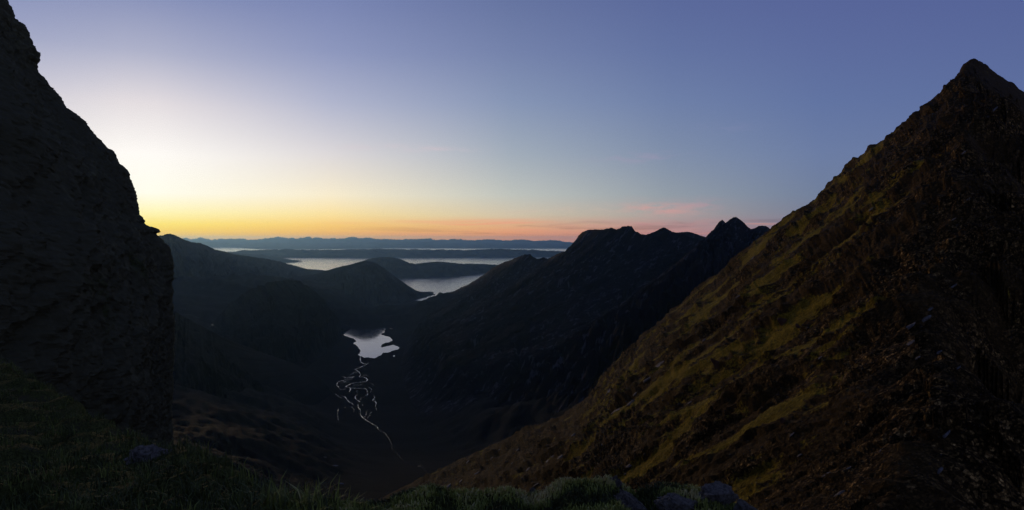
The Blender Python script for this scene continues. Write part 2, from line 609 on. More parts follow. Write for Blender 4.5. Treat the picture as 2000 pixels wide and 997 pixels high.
loft('far_foothills', [(200, 475, 72000), (330, 472, 72000), (420, 474, 72000), (470, 478, 71500), (520, 474.5, 71000), (600, 477, 71000),
                       (700, 473.5, 71000), (760, 474, 71000), (830, 472.5, 71000), (860, 475, 71000), (960, 477, 71000), (1060, 474.5, 72000), (1120, 478, 72000), (1300, 478, 72000)],
     foot_px([(200, 485), (415, 484.2), (450, 483.6), (500, 487), (600, 487.6), (700, 486.5), (760, 484.6), (850, 485.6), (1000, 486), (1100, 486), (1300, 485)], -5),
     700, 20, M['far'], 'low blue foothills along the far shore', jitter_px=1.2, rough=0.05, seed=4.4, jfreq=0.05, cat='hills')
loft('peninsula', [(360, 495, 33000), (440, 493, 33000), (475, 489.5, 33000), (510, 488.5, 33000), (550, 487, 33000), (590, 488.5, 33000), (650, 488.5, 32500),
                   (700, 487, 32500), (740, 486.3, 32500), (800, 487.5, 32500), (850, 488, 32500), (900, 489, 32500), (940, 487.5, 32500), (980, 486.5, 32500), (1030, 488.5, 33000),
                   (1070, 490.5, 33000), (1110, 493, 33500), (1200, 497, 34000)],
     foot_px([(360, 503.5), (560, 503.5), (700, 504.5), (800, 504.3), (900, 503), (1000, 501.5), (1110, 500), (1200, 499)], -5),
     800, 30, M['far'], 'long low blue peninsula between two bright strips of water', jitter_px=0.9, rough=0.06, seed=2.1, jfreq=0.06, cat='peninsula')
loft('spit', [(380, 486, 25000), (430, 491, 25000), (470, 495, 25000), (510, 498.5, 25000), (525, 500, 25000), (545, 504, 25000), (562, 508.5, 25000), (575, 512, 24500), (590, 513.5, 24500)],
     foot_px([(380, 530), (470, 522), (520, 516), (575, 513), (590, 512.5)], -5), 260, 24, M['far'],
     'dark tapering spit of land pointing right into the water', jitter_px=0.6, rough=0.05, seed=7.7, cat='headland')
loft('headland', [(560, 536, 17000), (640, 531, 17000), (668, 524, 17000), (690, 519, 16500), (705, 511, 16300), (720, 506, 16200), (740, 503, 16000), (760, 502.5, 16000), (775, 504.5, 16000),
                  (788, 509, 16000), (800, 514, 16000), (812, 516, 16000), (825, 514, 16000), (845, 511.5, 16000), (865, 511.5, 16000), (885, 514, 16200),
                  (900, 515.5, 16500), (930, 515.5, 17000), (960, 517, 17500), (1000, 519, 18000), (1060, 522, 18000)],
     foot_px([(560, 556), (640, 553), (700, 551), (790, 545), (850, 541.5), (900, 539.5), (940, 533), (1000, 525), (1060, 524)], -5), 500, 40, M['hill'],
     'rounded dark blue headland between the bright strait and the nearer loch', jitter_px=0.6, rough=0.09, seed=3.3, gul=(9, 2), cat='headland')

# ------------------------------------------------------------------ middle distance
loft('long_mountain', [(150, 462, 8500), (260, 466, 8600), (300, 463, 8800), (312, 459.5, 8800), (318, 461, 8800), (324, 457.5, 8800), (334, 457, 8800), (344, 460.5, 8900), (358, 467.5, 9000), (375, 473.5, 9200),
                       (386, 475, 9300), (392, 475, 9400), (405, 481, 9600), (420, 487.5, 9900), (436, 491, 10200), (460, 497.5, 10600), (490, 501.5, 11000),
                       (520, 506, 11500), (550, 512, 12000), (575, 519, 12600), (600, 526, 13000), (620, 527, 13200), (650, 530, 13500), (700, 540, 13800)],
     [(-3600, 5600, 100), (-3300, 6000, 90), (-2900, 6600, 90), (-2700, 7300, 90), (-2600, 8400, 60), (-2700, 10000, 30)],
     600, 160, M['hill'], 'long blue mountain falling from the cliff edge to the strait', jitter_px=0.8, rough=0.10, seed=5.1, gul=(12, 2.5), power=0.8)
loft('cone_hill', [(480, 570, 9600), (540, 552, 9500), (580, 541, 9400), (620, 535, 9300), (650, 525, 9200), (665, 521, 9100), (680, 518, 9050), (695, 513.5, 9000), (707, 511, 9000), (718, 510.5, 9000),
                   (730, 513, 9000), (740, 518, 9050), (750, 524, 9100), (762, 533, 9200), (775, 543, 9350), (790, 553, 9500), (803, 562, 9700), (812, 568, 9800), (820, 571.5, 9900), (828, 571, 10000), (838, 573.5, 10050), (850, 576, 10050)],
     [(-3000, 7400, 60), (-2300, 6900, 40), (-1500, 6900, 25), (-1330, 7800, 20), (-1290, 9000, 5), (-1060, 9900, -12)],
     420, 160, M['hill'], 'dark cone shaped hill whose point juts into the loch', jitter_px=0.7, rough=0.09, seed=8.8, gul=(7, 2.5), power=0.95, cat='hill')
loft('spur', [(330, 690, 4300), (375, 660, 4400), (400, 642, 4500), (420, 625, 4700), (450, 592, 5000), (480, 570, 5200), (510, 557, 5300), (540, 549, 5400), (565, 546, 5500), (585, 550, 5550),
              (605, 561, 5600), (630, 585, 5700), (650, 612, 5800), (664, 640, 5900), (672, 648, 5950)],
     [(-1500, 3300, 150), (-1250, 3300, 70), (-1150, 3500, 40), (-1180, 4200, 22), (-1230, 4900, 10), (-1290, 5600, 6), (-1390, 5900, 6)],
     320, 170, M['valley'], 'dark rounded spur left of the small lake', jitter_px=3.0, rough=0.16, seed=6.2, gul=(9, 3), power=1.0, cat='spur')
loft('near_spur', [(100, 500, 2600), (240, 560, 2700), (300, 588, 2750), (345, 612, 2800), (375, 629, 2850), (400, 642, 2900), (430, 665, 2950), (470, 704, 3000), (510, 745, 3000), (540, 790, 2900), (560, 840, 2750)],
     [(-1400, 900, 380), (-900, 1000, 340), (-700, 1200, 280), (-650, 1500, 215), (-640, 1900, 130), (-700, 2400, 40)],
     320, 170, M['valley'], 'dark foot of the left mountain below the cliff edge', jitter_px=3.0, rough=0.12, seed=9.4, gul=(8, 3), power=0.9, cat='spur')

R1 = [(820, 596, 9300), (850, 590, 8850), (868, 582, 8500), (885, 570, 8100), (900, 562, 7800), (915, 556, 7500), (930, 546, 7250), (945, 537, 7000), (962, 524, 6750), (980, 514, 6500), (1000, 507, 6250), (1012, 502, 6100), (1025, 497, 6000),
      (1036, 497, 5950), (1043, 503.5, 5900), (1050, 506, 5850), (1062, 503, 5800), (1070, 506, 5700), (1085, 498, 5500), (1100, 492, 5300), (1112, 489, 5150), (1119, 478, 5050), (1124, 471, 5000), (1130, 460, 4950),
      (1138, 454, 4900), (1148, 449.5, 4800), (1158, 449, 4750), (1165, 448, 4700), (1172, 449.5, 4650), (1185, 447, 4600), (1196, 445, 4550), (1199, 447, 4540), (1204, 449, 4520), (1211, 446, 4500), (1216, 442.5, 4480),
      (1222, 442, 4460), (1233, 442, 4450), (1238, 448, 4440), (1241, 453, 4430), (1246, 453, 4420), (1250, 457.5, 4400), (1260, 459, 4380), (1270, 456, 4360), (1280, 452, 4340), (1290, 447, 4330), (1297, 444.5, 4320),
      (1303, 447.5, 4310), (1313, 453, 4300), (1322, 455, 4290), (1340, 461, 4280), (1370, 470, 4270), (1420, 480, 4260), (1500, 490, 4260)]
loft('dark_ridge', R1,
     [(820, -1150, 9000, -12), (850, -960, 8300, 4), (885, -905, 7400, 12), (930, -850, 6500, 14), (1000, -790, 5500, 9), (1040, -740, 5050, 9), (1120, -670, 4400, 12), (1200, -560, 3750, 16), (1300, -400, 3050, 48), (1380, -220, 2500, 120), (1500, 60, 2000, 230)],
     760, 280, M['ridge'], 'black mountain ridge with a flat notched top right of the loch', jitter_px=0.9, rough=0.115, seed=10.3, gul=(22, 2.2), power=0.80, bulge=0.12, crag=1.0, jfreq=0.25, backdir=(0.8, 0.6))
loft('hidden_crest', [(1310, 460, 5300), (1322, 455, 5300), (1332, 453.5, 5300), (1348, 453.5, 5300), (1362, 458, 5300), (1378, 463.5, 5300), (1400, 468, 5300), (1460, 475, 5300)],
     [(1000, 4700, 420), (1300, 4650, 420), (1600, 4600, 420)], 140, 60, M['ridge'], 'small crest seen in the gap left of the twin peak', jitter_px=0.6, rough=0.1, seed=12.1, jfreq=0.25)
loft('twin_peak', [(1280, 560, 3300), (1320, 515, 3200), (1350, 490, 3150), (1370, 475, 3120), (1380, 464, 3100), (1387, 455, 3080), (1394, 449, 3060), (1399, 441, 3050), (1405, 433, 3050), (1411, 429.5, 3050), (1414, 432, 3060), (1417, 436, 3070),
                   (1424, 430, 3090), (1432, 425, 3100), (1438, 424, 3100), (1443, 427.5, 3110), (1452, 434, 3130), (1460, 443, 3150), (1467, 448, 3170), (1474, 446, 3200), (1482, 441.5, 3250), (1490, 441, 3300), (1498, 442.5, 3350), (1506, 449, 3400), (1530, 462, 3500), (1600, 480, 3600)],
     [(-150, 2300, 150), (0, 2050, 205), (150, 1800, 290), (350, 1600, 380), (600, 1500, 450), (900, 1600, 500)], 340, 190, M['ridge'],
     'pointed twin summit peeking over the near slope', jitter_px=0.7, rough=0.09, seed=13.9, gul=(10, 2.4), power=0.95, crag=1.0, jfreq=0.3)


# ------------------------------------------------------------------ valley floor
AX_Y = np.array([0, 300, 700, 1100, 1500, 1770, 1900, 2200, 2600, 3200, 3800, 4500, 5300, 6200, 7500, 9000, 12000], float)
AX_X = np.array([-20, -40, -90, -140, -190, -215, -260, -370, -440, -640, -800, -930, -1090, -1260, -1250, -1220, -1500], float)
AX_Z = np.array([690, 600, 470, 370, 285, 222, 198, 145, 88, 34, 15, 7.6, 7.4, 8, 14, 6, -10], float)


def valley_z(x, y):
    ax = np.interp(y, AX_Y, AX_X)
    z = np.interp(y, AX_Y, AX_Z)
    w = np.interp(y, [0, 1500, 2600, 3300, 4400, 5000, 6100, 7000], [10, 40, 60, 190, 230, 330, 260, 120])
    dl = np.maximum(ax - x - w, 0)
    dr = np.maximum(x - ax - w, 0)
    z = z + 0.30 * dl * sst(dl, 0, 250) * (1 - 0.6 * sst(dl, 500, 2500)) + 0.30 * np.minimum(dr, 420 + 0 * dr) * sst(dr, 0, 250)
    z = np.minimum(z, CAMZ - 40 - 0.16 * y + 900 * sst(y, 2500, 6000))
    bump = fbm(x / 260, y / 260, 2.2, 6, 0.58)
    z = z + bump * (2 + 26 * sst(dl + dr, 10, 350)) * sst(y, 60, 500)
    z = z + (9 * fbm(x / 55, y / 55, 12.0, 4, 0.6) + 10 * np.minimum(ridged(x / 120, y / 120, 15.0, 4), 0.4)) * sst(dl + dr, 20, 200) * sst(y, 200, 900) * sst(y, 8000, 7000)
    # rough low ground between the lake and the sea loch
    z = z + (26 + 60 * ridged(x / 420, y / 420, 4.0, 4)) * sst(y, 6150, 6700) * sst(y, 8700, 7400)
    coast = np.interp(x, [-2600, -1900, -1500, -1250, -600, 200], [14500, 12500, 9800, 9250, 8850, 8700])
    coast = coast + 130 * fbm(x / 300, y / 900, 8.0, 4)
    z = np.where(z > -6, -6 + (z + 6) * sst(y, coast + 60, coast - 260), z) - 30 * sst(y, coast, coast + 900)
    return z


def build_valley():
    yr = np.geomspace(45, 13500, 440)
    k = np.linspace(-0.52, 0.42, 360)
    X = yr[:, None] * k[None, :] + (-25)
    Y = yr[:, None] + 0 * X
    Z = valley_z(X, Y)
    P = np.stack([X, Y, Z], -1)
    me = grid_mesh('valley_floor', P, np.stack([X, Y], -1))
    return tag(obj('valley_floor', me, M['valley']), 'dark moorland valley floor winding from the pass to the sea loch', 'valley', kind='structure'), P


valley_o, VALP = build_valley()
bpy.context.view_layer.update()
VBVH = valley_o


def ray_px(px, py, bvh):
    d = Vector(((px - 1000) / F, 1.0, -(py - HOR) / F)).normalized()
    ok, loc, nor, idx = bvh.ray_cast(Vector((0, 0, CAMZ)), d)
    return (loc, nor) if ok else (None, None)


def flat_patch(name, pts, z, mat, label, cat, sub=3, jag=0.0, parent=None):
    """a level sheet of water with an outline given in pixels"""
    P = []
    n = len(pts)
    for i in range(n):
        a, b = np.array(pts[i], float), np.array(pts[(i + 1) % n], float)
        for k in range(sub):
            t = k / sub
            P.append(a * (1 - t) + b * t)
    P = np.array(P)
    dd = (CAMZ - z) * F / (P[:, 1] - HOR)
    X = (P[:, 0] - 1000) / F * dd
    X = X + jag * fbm(P[:, 0] * 0.9, P[:, 1] * 0.9, 1.0, 3)
    dd = dd + jag * 2.5 * fbm(P[:, 0] * 0.9, P[:, 1] * 0.9, 7.0, 3)
    bm = bmesh.new()
    vs = [bm.verts.new((x, y, z)) for x, y in zip(X, dd)]
    f = bm.faces.new(vs)
    if f.normal.z < 0:
        f.normal_flip()
    bm.normal_update()
    if f.normal.z < 0:
        f.normal_flip()
    bmesh.ops.triangulate(bm, faces=[f])
    me = bpy.data.meshes.new(name)
    bm.to_mesh(me)
    bm.free()
    return tag(obj(name, me, mat, parent), label, cat, kind='structure')


LAKE = [(665, 650), (669, 645), (678, 641), (690, 642.5), (700, 645), (708, 646), (716, 643.5), (728, 641), (737, 635.5), (746, 634), (751, 633),
        (747, 637), (749, 641), (754, 642), (751, 647), (752, 649), (744, 652), (746, 655), (756, 657), (763, 660), (767, 665), (760, 669), (752, 670), (746, 673), (744, 677), (747, 679),
        (753, 677), (760, 676), (768, 674), (774, 676), (780, 680), (777, 683), (768, 685), (762, 688), (755, 689), (748, 689), (745, 693), (738, 697), (732, 700), (726, 700), (720, 698),
        (712, 699), (705, 697), (699, 693), (703, 690), (704, 685), (700, 679), (695, 674), (690, 671), (697, 667), (692, 662), (682, 659), (673, 656)]
flat_patch('small_lake', LAKE, 9.0, M['loch'], 'small ragged lake shining pale grey on the valley floor', 'lake', 3, 9.0)
POOLS = [([(753, 629), (758, 628), (764, 631), (772, 634), (777, 636), (770, 636), (762, 634), (756, 632)], 9.4, 'narrow sliver of water just behind the small lake'),
         ([(761, 641), (768, 640), (772, 638), (774, 640), (771, 643), (764, 643)], 9.2, 'tiny inlet at the upper right corner of the small lake'),
         ([(765, 620), (767, 619), (771, 623), (769, 624)], 14.0, 'speck of water farthest behind the small lake'),
         ([(767, 696), (770, 694), (772, 696), (769, 697)], 10.5, 'speck of water off the lower right shore of the small lake')]
for pts, z, lb in POOLS:
    flat_patch('pool', pts, z, M['loch'], lb, 'pool', 2, 2.0)
bpy.context.view_layer.update()
for cx, cy, w, hh, lb in ((352, 607, 7, 2.2, 'long bright pool beside the left cliff edge'), (360, 604, 5, 1.6, 'upper bright pool beside the left cliff edge'),
                          (366, 607, 3, 1.2, 'smallest bright pool beside the left cliff edge'),
                          (415, 635, 4, 0.7, 'thin pale pool in the left side valley')):
    hits = [ray_px(cx, cy, bpy.data.objects[k])[0] for k in ('long_mountain', 'spur', 'near_spur', 'valley_floor')]
    hits = [h for h in hits if h is not None]
    hz = min(hits, key=lambda v: v.y).z + 1.5
    flat_patch('pool', [(cx + w * 0.5 * math.cos(t), cy + hh * 0.5 * math.sin(t)) for t in np.linspace(0, 2 * math.pi, 11)[:-1]], hz, M['loch'], lb, 'pool', 1, 1.0)

# ------------------------------------------------------------------ the braided river
BRAIDS = [
    ([(704, 697), (703.5, 703), (705, 708), (710, 711), (716, 712), (720, 709)], 9),
    ([(718, 712), (708, 716), (702, 719), (693, 722), (697, 724), (702, 728), (704, 732), (702, 737)], 7),
    ([(702, 737), (710, 737), (715, 739), (718, 742.5), (715, 746), (706, 747), (695, 748), (686, 750), (680, 753), (675, 756), (682, 757.5), (685, 759.5), (684, 763), (681, 767)], 8),
    ([(684, 758.5), (695, 759), (706, 759.5), (714, 760), (717.5, 763), (717, 768), (718, 772), (713, 773)], 6),
    ([(693, 736), (686, 737), (678, 739), (672, 737), (668, 736)], 6),
    ([(679, 740), (686, 739), (690, 737)], 7),
    ([(676, 746), (668, 744), (661, 746), (658, 750), (658, 754), (662, 757)], 6),
    ([(664, 749), (672, 748), (681, 747)], 5),
    ([(699, 771), (694, 774), (694, 779), (698, 782), (703, 786)], 5),
    ([(666, 773), (674, 776), (677, 780), (681, 785), (688, 789), (691, 792)], 5),
    ([(730, 773), (732, 778), (727, 783), (733, 785), (735, 789), (733, 795), (736, 802)], 5),
    ([(699, 791), (700, 797), (704, 802), (704, 808), (703, 811)], 6),
    ([(718, 802), (715, 806), (715, 811), (711, 816)], 4),
    ([(661, 799), (659, 808), (660, 816), (661, 824)], 3.5),
    ([(672, 798), (675, 796)], 3.5), ([(707, 794), (709, 791)], 4), ([(693, 766), (699, 764)], 5),
    ([(704, 811), (709, 817), (716, 822), (724, 827), (731, 831), (737, 834), (738, 839), (744, 844), (752, 847)], 6),
    ([(752, 847), (757, 854), (761, 860), (764, 866), (766, 872), (765, 879)], 4),
    ([(774, 886), (780, 892), (785, 898), (796, 904), (806, 909), (815, 912), (823, 911)], 2.6), ([(821, 906), (827, 915), (832, 923)], 2.6),
    ([(671, 741), (680, 743), (690, 741)], 4), ([(709, 735), (714, 733), (720, 736)], 3), ([(662, 760), (670, 762), (676, 760)], 3.5), ([(722, 748), (728, 751), (735, 750)], 3), ([(690, 753), (700, 753), (710, 751)], 4),
    ([(712, 776), (705, 778), (703, 783)], 3), ([(655, 770), (661, 775), (668, 779)], 2.6), ([(686, 795), (692, 801), (690, 807)], 2.6), ([(725, 805), (722, 812), (717, 818)], 2.6), ([(700, 726), (690, 729), (684, 733)], 4), ([(720, 757), (726, 761), (724, 767)], 3),
    ([(765, 898), (757, 903), (750, 911), (745, 920)], 2.6), ([(778, 907), (780, 916), (782, 921)], 2.2),
]


def build_river():
    verts, faces = [], []
    for pts, w in BRAIDS:
        A = np.array(pts, float)
        s = np.concatenate([[0], np.cumsum(np.linalg.norm(np.diff(A, axis=0), axis=1))])
        n = max(6, int(s[-1] * 1.6))
        q = np.linspace(0, s[-1], n)
        px = np.interp(q, s, A[:, 0]) + 0.5 * fbm(q * 0.35, w, 1.0, 3)
        py = np.interp(q, s, A[:, 1]) + 0.35 * fbm(q * 0.35, w + 3, 4.0, 3)
        pt = []
        for a, b in zip(px, py):
            h = ray_px(a, b, VBVH)
            if h[0] is not None:
                pt.append(np.array(h[0]))
        if len(pt) < 3:
            continue
        pt = np.array(pt)
        tg = np.gradient(pt[:, :2], axis=0)
        tg /= np.linalg.norm(tg, axis=1)[:, None] + 1e-9
        nrm = np.stack([-tg[:, 1], tg[:, 0]], -1)
        ww = w * np.clip(0.8 + 1.5 * fbm(q[:len(pt)] * 0.33, w * 3.1, 2.0, 3), 0.2, 1.9) * np.clip(np.minimum(q[:len(pt)], q[len(pt) - 1] - q[:len(pt)]) / 2.0 + 0.35, 0.3, 1)
        b0 = len(verts)
        for i in range(len(pt)):
            for sgn in (-1, 1):
                xy = pt[i, :2] + nrm[i] * sgn * ww[i] * 0.28
                zz = valley_z(xy[0:1], xy[1:2])[0]
                verts.append((xy[0], xy[1], max(zz, pt[i, 2]) + 0.8))
            if i:
                k = b0 + 2 * i
                faces.append((k - 2, k - 1, k + 1, k))
    me = mesh_np('river', verts, faces)
    tag(obj('river', me, M['river']), 'thin braided stream winding down the valley into the small lake', 'river', kind='structure')


build_river()


# ------------------------------------------------------------------ left cliff
def build_cliff():
    prof = [(-150, -330), (-90, -230), (-20, -90), (8, -20), (16, 0), (28, 22), (31, 42), (43, 52), (51, 49), (60, 70), (64, 80), (68, 88), (75, 101), (80, 104), (80.5, 117),
            (77, 123), (74.5, 127), (77, 142), (77, 148), (80, 150), (87, 150), (95, 160), (101, 171), (106, 173), (116, 187), (122, 192), (127, 203), (133, 212),
            (140, 218), (146, 220), (155, 226), (163, 232), (178, 252), (190, 268), (198, 274), (206, 283), (210, 289), (222, 294), (230, 307), (234, 320), (245, 326),
            (252, 334), (256, 348), (264, 368), (270, 388), (271, 400), (275, 418), (281, 428), (286, 439), (296, 444), (305, 445), (311, 448), (316, 453.5), (308, 456), (307, 459),
            (310, 463), (318, 467), (325, 474), (331, 481), (336, 493), (340, 508), (341.5, 520), (340, 532), (341.5, 545), (337, 551), (336, 556), (340, 565), (340.5, 575),
            (337, 584), (338, 590), (341, 598), (340, 612), (343, 628), (342, 645), (344, 660), (341, 680), (343, 700), (339, 730), (341, 760), (337, 800), (340, 840), (338, 900), (344, 960), (350, 1080)]
    A = np.array(prof, float)
    s = np.concatenate([[0], np.cumsum(np.linalg.norm(np.diff(A, axis=0), axis=1))])
    n = 700
    q = np.linspace(0, s[-1], n)
    px, py = np.interp(q, s, A[:, 0]), np.interp(q, s, A[:, 1])
    px = px + 2.0 * fbm(q * 0.13, 1.0, 2.0, 5, 0.72) + 2.4 * np.abs(fbm(q * 0.21, 7.0, 2.0, 3, 0.7)) + 2.2 * np.round(2.2 * fbm(q * 0.075, 5.0, 2.0, 3, 0.7)) / 2.2 - 1.5
    D = 300.0
    E = pix(px, py, D)
    near = np.concatenate([np.linspace(0, 12, 20), np.geomspace(12.8, 265, 160)])
    back = np.array([2, 5, 10, 20, 40, 70, 110, 170, 250, 360])
    path = [(-0.93 * b - 0.4, 0.36 * b + 0.3) for b in back[::-1]] + [(0.258 * t, -0.966 * t) for t in near]
    u = np.concatenate([-back[::-1], near])
    path = np.array(path)
    P = np.zeros((n, len(u), 3))
    ex = E[:, 0]
    exs = np.convolve(np.pad(ex, 56, mode='edge'), np.hanning(115)[1:-1] / np.hanning(115).sum(), 'valid')
    fade = np.exp(-(np.abs(u) / 16.0) ** 1.5)
    P[..., 0] = exs[:, None] + (ex - exs)[:, None] * fade[None, :] + path[None, :, 0]
    P[..., 1] = E[:, None, 1] + path[None, :, 1]
    P[..., 2] = E[:, None, 2] + 0 * u
    # the crown of the wall leans and steps back; dips in the strata
    uu, zz = u[None, :], P[..., 2] - CAMZ
    amp = sst(np.abs(uu), 0.0, 30) * 1.0
    big = fbm(uu / 60 + zz / 140, zz / 75, 3.0, 5, 0.55)
    strata = ridged(uu / 34 + zz / 60, zz / 13 + uu / 45, 6.0, 5, 0.55)
    fine = fbm(uu / 5.5, zz / 4.2, 9.0, 5, 0.62)
    disp = amp * (9.0 * big + 2.2 * strata) + (0.15 + 0.85 * sst(np.abs(uu), 0, 8)) * 1.1 * fine - 3.0 * amp
    P[..., 0] += 0.966 * disp
    P[..., 1] += 0.258 * disp
    P[..., 2] += 0.9 * sst(np.abs(uu), 0, 6) * fbm(uu / 4, zz / 3, 14.0, 4, 0.6)
    uv = np.stack([uu + 0 * zz, zz + 0 * uu], -1)
    me = grid_mesh('cliff', P, uv, flip=True)
    me.polygons.foreach_set('use_smooth', np.full(len(me.polygons), False))
    tag(obj('cliff', me, M['cliff']), 'dark craggy cliff with a beak shaped ledge filling the left edge', 'cliff', kind='structure')
    return P


CLP = build_cliff()

# ------------------------------------------------------------------ right slope with its summit
SLOPE_CREST = [(740, 975, 860), (790, 950, 850), (830, 932, 835), (860, 917, 825), (900, 898, 810), (950, 874, 775), (1000, 852, 740), (1050, 836, 700), (1100, 819, 665), (1140, 806, 645), (1155, 790, 640), (1170, 758, 640), (1185, 735, 642),
               (1200, 712, 646), (1225, 690, 644), (1260, 655, 638), (1300, 622, 622), (1340, 590, 606), (1375, 562, 591), (1400, 545, 580), (1440, 508, 564), (1480, 470, 547), (1505, 447, 535), (1520, 437, 530),
               (1545, 426, 521), (1560, 417, 515), (1590, 391, 502), (1600, 385, 498), (1625, 362, 488), (1650, 341, 478), (1675, 322, 467), (1692, 300, 459), (1712, 283, 451), (1730, 272, 448),
               (1750, 257, 444), (1766, 249, 441), (1786, 230, 437), (1790, 221, 436), (1810, 200, 433), (1830, 187, 430), (1846, 173, 428), (1862, 165, 425), (1863.5, 154, 425), (1866, 150, 424.5), (1873, 146, 423.5),
               (1875, 137, 423), (1880, 128, 422.5), (1890, 120, 421), (1898, 115, 420), (1904, 114, 420), (1914, 120, 421), (1926, 126, 423), (1940, 139, 426), (1958, 151, 430), (1965, 157, 431), (1982, 163, 434),
               (1990, 174, 435), (2000, 180, 436), (2040, 210, 442), (2110, 262, 452), (2200, 330, 465)]


GRASS_PATCHES = [(1320, 608, 60, 20, .6), (1293, 652, 55, 16, .6), (1402, 592, 60, 16, .5), (1490, 492, 50, 14, .6), (1372, 636, 50, 14, .5), (1242, 800, 70, 26, .55), (1310, 757, 110, 26, .55),
                 (1440, 700, 130, 30, .5), (1560, 622, 90, 26, .55), (1640, 642, 120, 26, .5), (1700, 622, 80, 26, .45), (1590, 692, 90, 26, .4), (1335, 905, 60, 34, .35), (1400, 765, 60, 16, .4),
                 (1600, 402, 50, 8, .5), (1650, 432, 70, 12, .5), (1812, 372, 60, 10, .5), (1760, 402, 60, 10, .5), (1570, 455, 60, 10, .45), (1700, 440, 70, 14, .4), (1510, 560, 60, 12, .35), (1150, 870, 40, 14, .35)]


def p1(x, y):
    fold = 0.834 * x - 0.552 * y + 10.8 + np.clip(y / 160.0, 0, 1) * sst(y, 395, 290) * (20.0 * fbm(x / 55.0, y / 55.0, 33.0, 4, 0.6) + 9.0 * np.round(2 * fbm(x / 30.0, y / 38.0, 35.0, 3)) / 2)
    return -65.3 + 0.961 * x - 0.203 * y - 1.6 * 6.0 * np.log1p(np.exp(np.clip(fold / 6.0, -30, 30)))


def build_slope():
    A = np.array(SLOPE_CREST, float)
    px = np.concatenate([np.linspace(740, 1150, 130), np.linspace(1151, 2020, 600), np.linspace(2024, 2200, 24)])
    py = np.interp(px, A[:, 0], A[:, 1]) + 4.0 * fbm(px * 0.034, 6.0, 1.0, 3) * sst(px, 1880, 1830) * sst(px, 1180, 1300) + 1.7 * fbm(px * 0.09, 3.0, 1.0, 5, 0.7) + 1.3 * np.abs(fbm(px * 0.31, 9.0, 1.0, 3, 0.7))
    d = np.interp(px, A[:, 0], A[:, 2])
    C = pix(px, py, d)
    nr = 500
    w = 1.0 / np.linspace(1.0, 11.5, nr)                       # towards the pass
    X = C[None, :, 0] * w[:, None]
    Y = C[None, :, 1] * w[:, None]
    base = p1(X, Y)
    corr = (C[:, 2] - CAMZ) - p1(C[:, 0], C[:, 1])
    lowf = np.interp(px, A[:, 0], A[:, 1])
    smooth_c = np.convolve(np.pad(corr, 20, mode='edge'), np.ones(41) / 41, 'valid')
    rest = corr - smooth_c
    Z = base + smooth_c[None, :] * w[:, None] ** 2.2 + rest[None, :] * np.exp(-(1 - w[:, None]) * 60)
    dC = np.array([134.0, -202.0, 170.0])
    dC /= np.linalg.norm(dC)
    nf = np.array([-0.961, 0.203, 1.0])
    nf /= np.linalg.norm(nf)
    dB = np.cross(nf, dC)
    flat = -65.3 + 0.961 * X - 0.203 * Y
    a = X * dC[0] + Y * dC[1] + flat * dC[2]
    b = X * dB[0] + Y * dB[1] + flat * dB[2]
    dist = (1 - w)[:, None] * d[None, :]
    tap = sst(dist, 0, 26)
    ribs = ridged(a / 190 + 0.3 * b / 60, b / 44, 2.0, 4, 0.5)
    med = ridged(a / 46 + b / 90, b / 12.5, 5.0, 4, 0.55)
    sm = ridged(a / 21, b / 4.2, 8.0, 4, 0.6)
    ti = fbm(a / 5.0, b / 1.7, 14.0, 3, 0.6)

    def ledge(per, wob, seed):
        ph = b / per + wob * fbm(a / (per * 5), b / (per * 2.5), seed, 4, 0.55)
        fr = ph - np.floor(ph)
        k = np.floor(ph)
        m = sst(fbm(a / (per * 2.6), k * 3.7, seed + 9.0, 3, 0.6), -0.25, 0.2)
        return m * (0.5 - np.where(fr < 0.86, fr / 0.86, (1 - fr) / 0.14))
    led = 2.6 * ledge(15.0, 1.1, 41.0) + 1.3 * ledge(5.5, 1.0, 52.0)
    # grass lies on the gentler rakes: broad patches where the photograph shows them, broken strips elsewhere
    g = 0.35 + 1.05 * fbm(a / 60 + 3.1, b / 12, 11.0, 5, 0.6)
    fold = 0.834 * X - 0.552 * Y + 10.8
    g = g - 0.5 * sst(fold, -40, 5) - 0.25 * sst(Y, 150, 90) - 0.2 * sst(Z, 30, 80) - 0.30 * sst(Z, -90, -180)
    row = np.arange(nr)
    for cx, cy, L, wd, amt in GRASS_PATCHES:
        c = int(np.argmin(np.abs(px - cx)))
        r = int(np.argmin(np.abs((HOR - F * Z[:, c] / Y[:, c]) - cy)))
        m = Y[r, c] / F
        ea, eb = (a - a[r, c]) / (L * m * 0.85), (b - b[r, c]) / (wd * m * 1.35)
        g = g + 1.5 * amt * np.exp(-(ea * ea + eb * eb)) * (0.55 + 0.75 * (0.5 + fbm(a / 12, b / 5, 31.0, 3, 0.6)))
    te = fbm(a / 1.5, b / 0.75, 24.0, 2, 0.6)
    grass = np.clip(g, 0, 1)
    gm = sst(grass, 0.42, 0.62)
    near = np.clip(Y / 250.0, 0.3, 1.0)
    rk = 1 - 0.65 * gm
    hgt = tap * near * (6.0 * ribs + rk * 2.4 * med) + (0.12 + 0.88 * tap) * near * rk * (0.9 * sm + 0.55 * ti + 0.85 * led + 0.22 * te)
    hgt = hgt + (0.12 * ti + 0.14 * te) * gm * tap * near
    P = np.stack([X + nf[0] * hgt, Y + nf[1] * hgt, Z + CAMZ + nf[2] * hgt], -1)
    # back side, hidden behind the crest
    tb = np.array([1, 3, 8, 20, 50, 110, 220])
    B = np.repeat(C[None], len(tb), 0)
    B[..., 1] += tb[:, None] * 0.9
    B[..., 0] += tb[:, None] * 0.45
    B[..., 2] -= tb[:, None] * 1.0
    P2 = np.concatenate([B[::-1], P], 0)
    pad = np.zeros((len(tb), len(px)))
    gr = np.concatenate([pad, grass], 0)
    uv = np.stack([np.concatenate([pad + a[0], a], 0), np.concatenate([pad + b[0], b], 0)], -1)
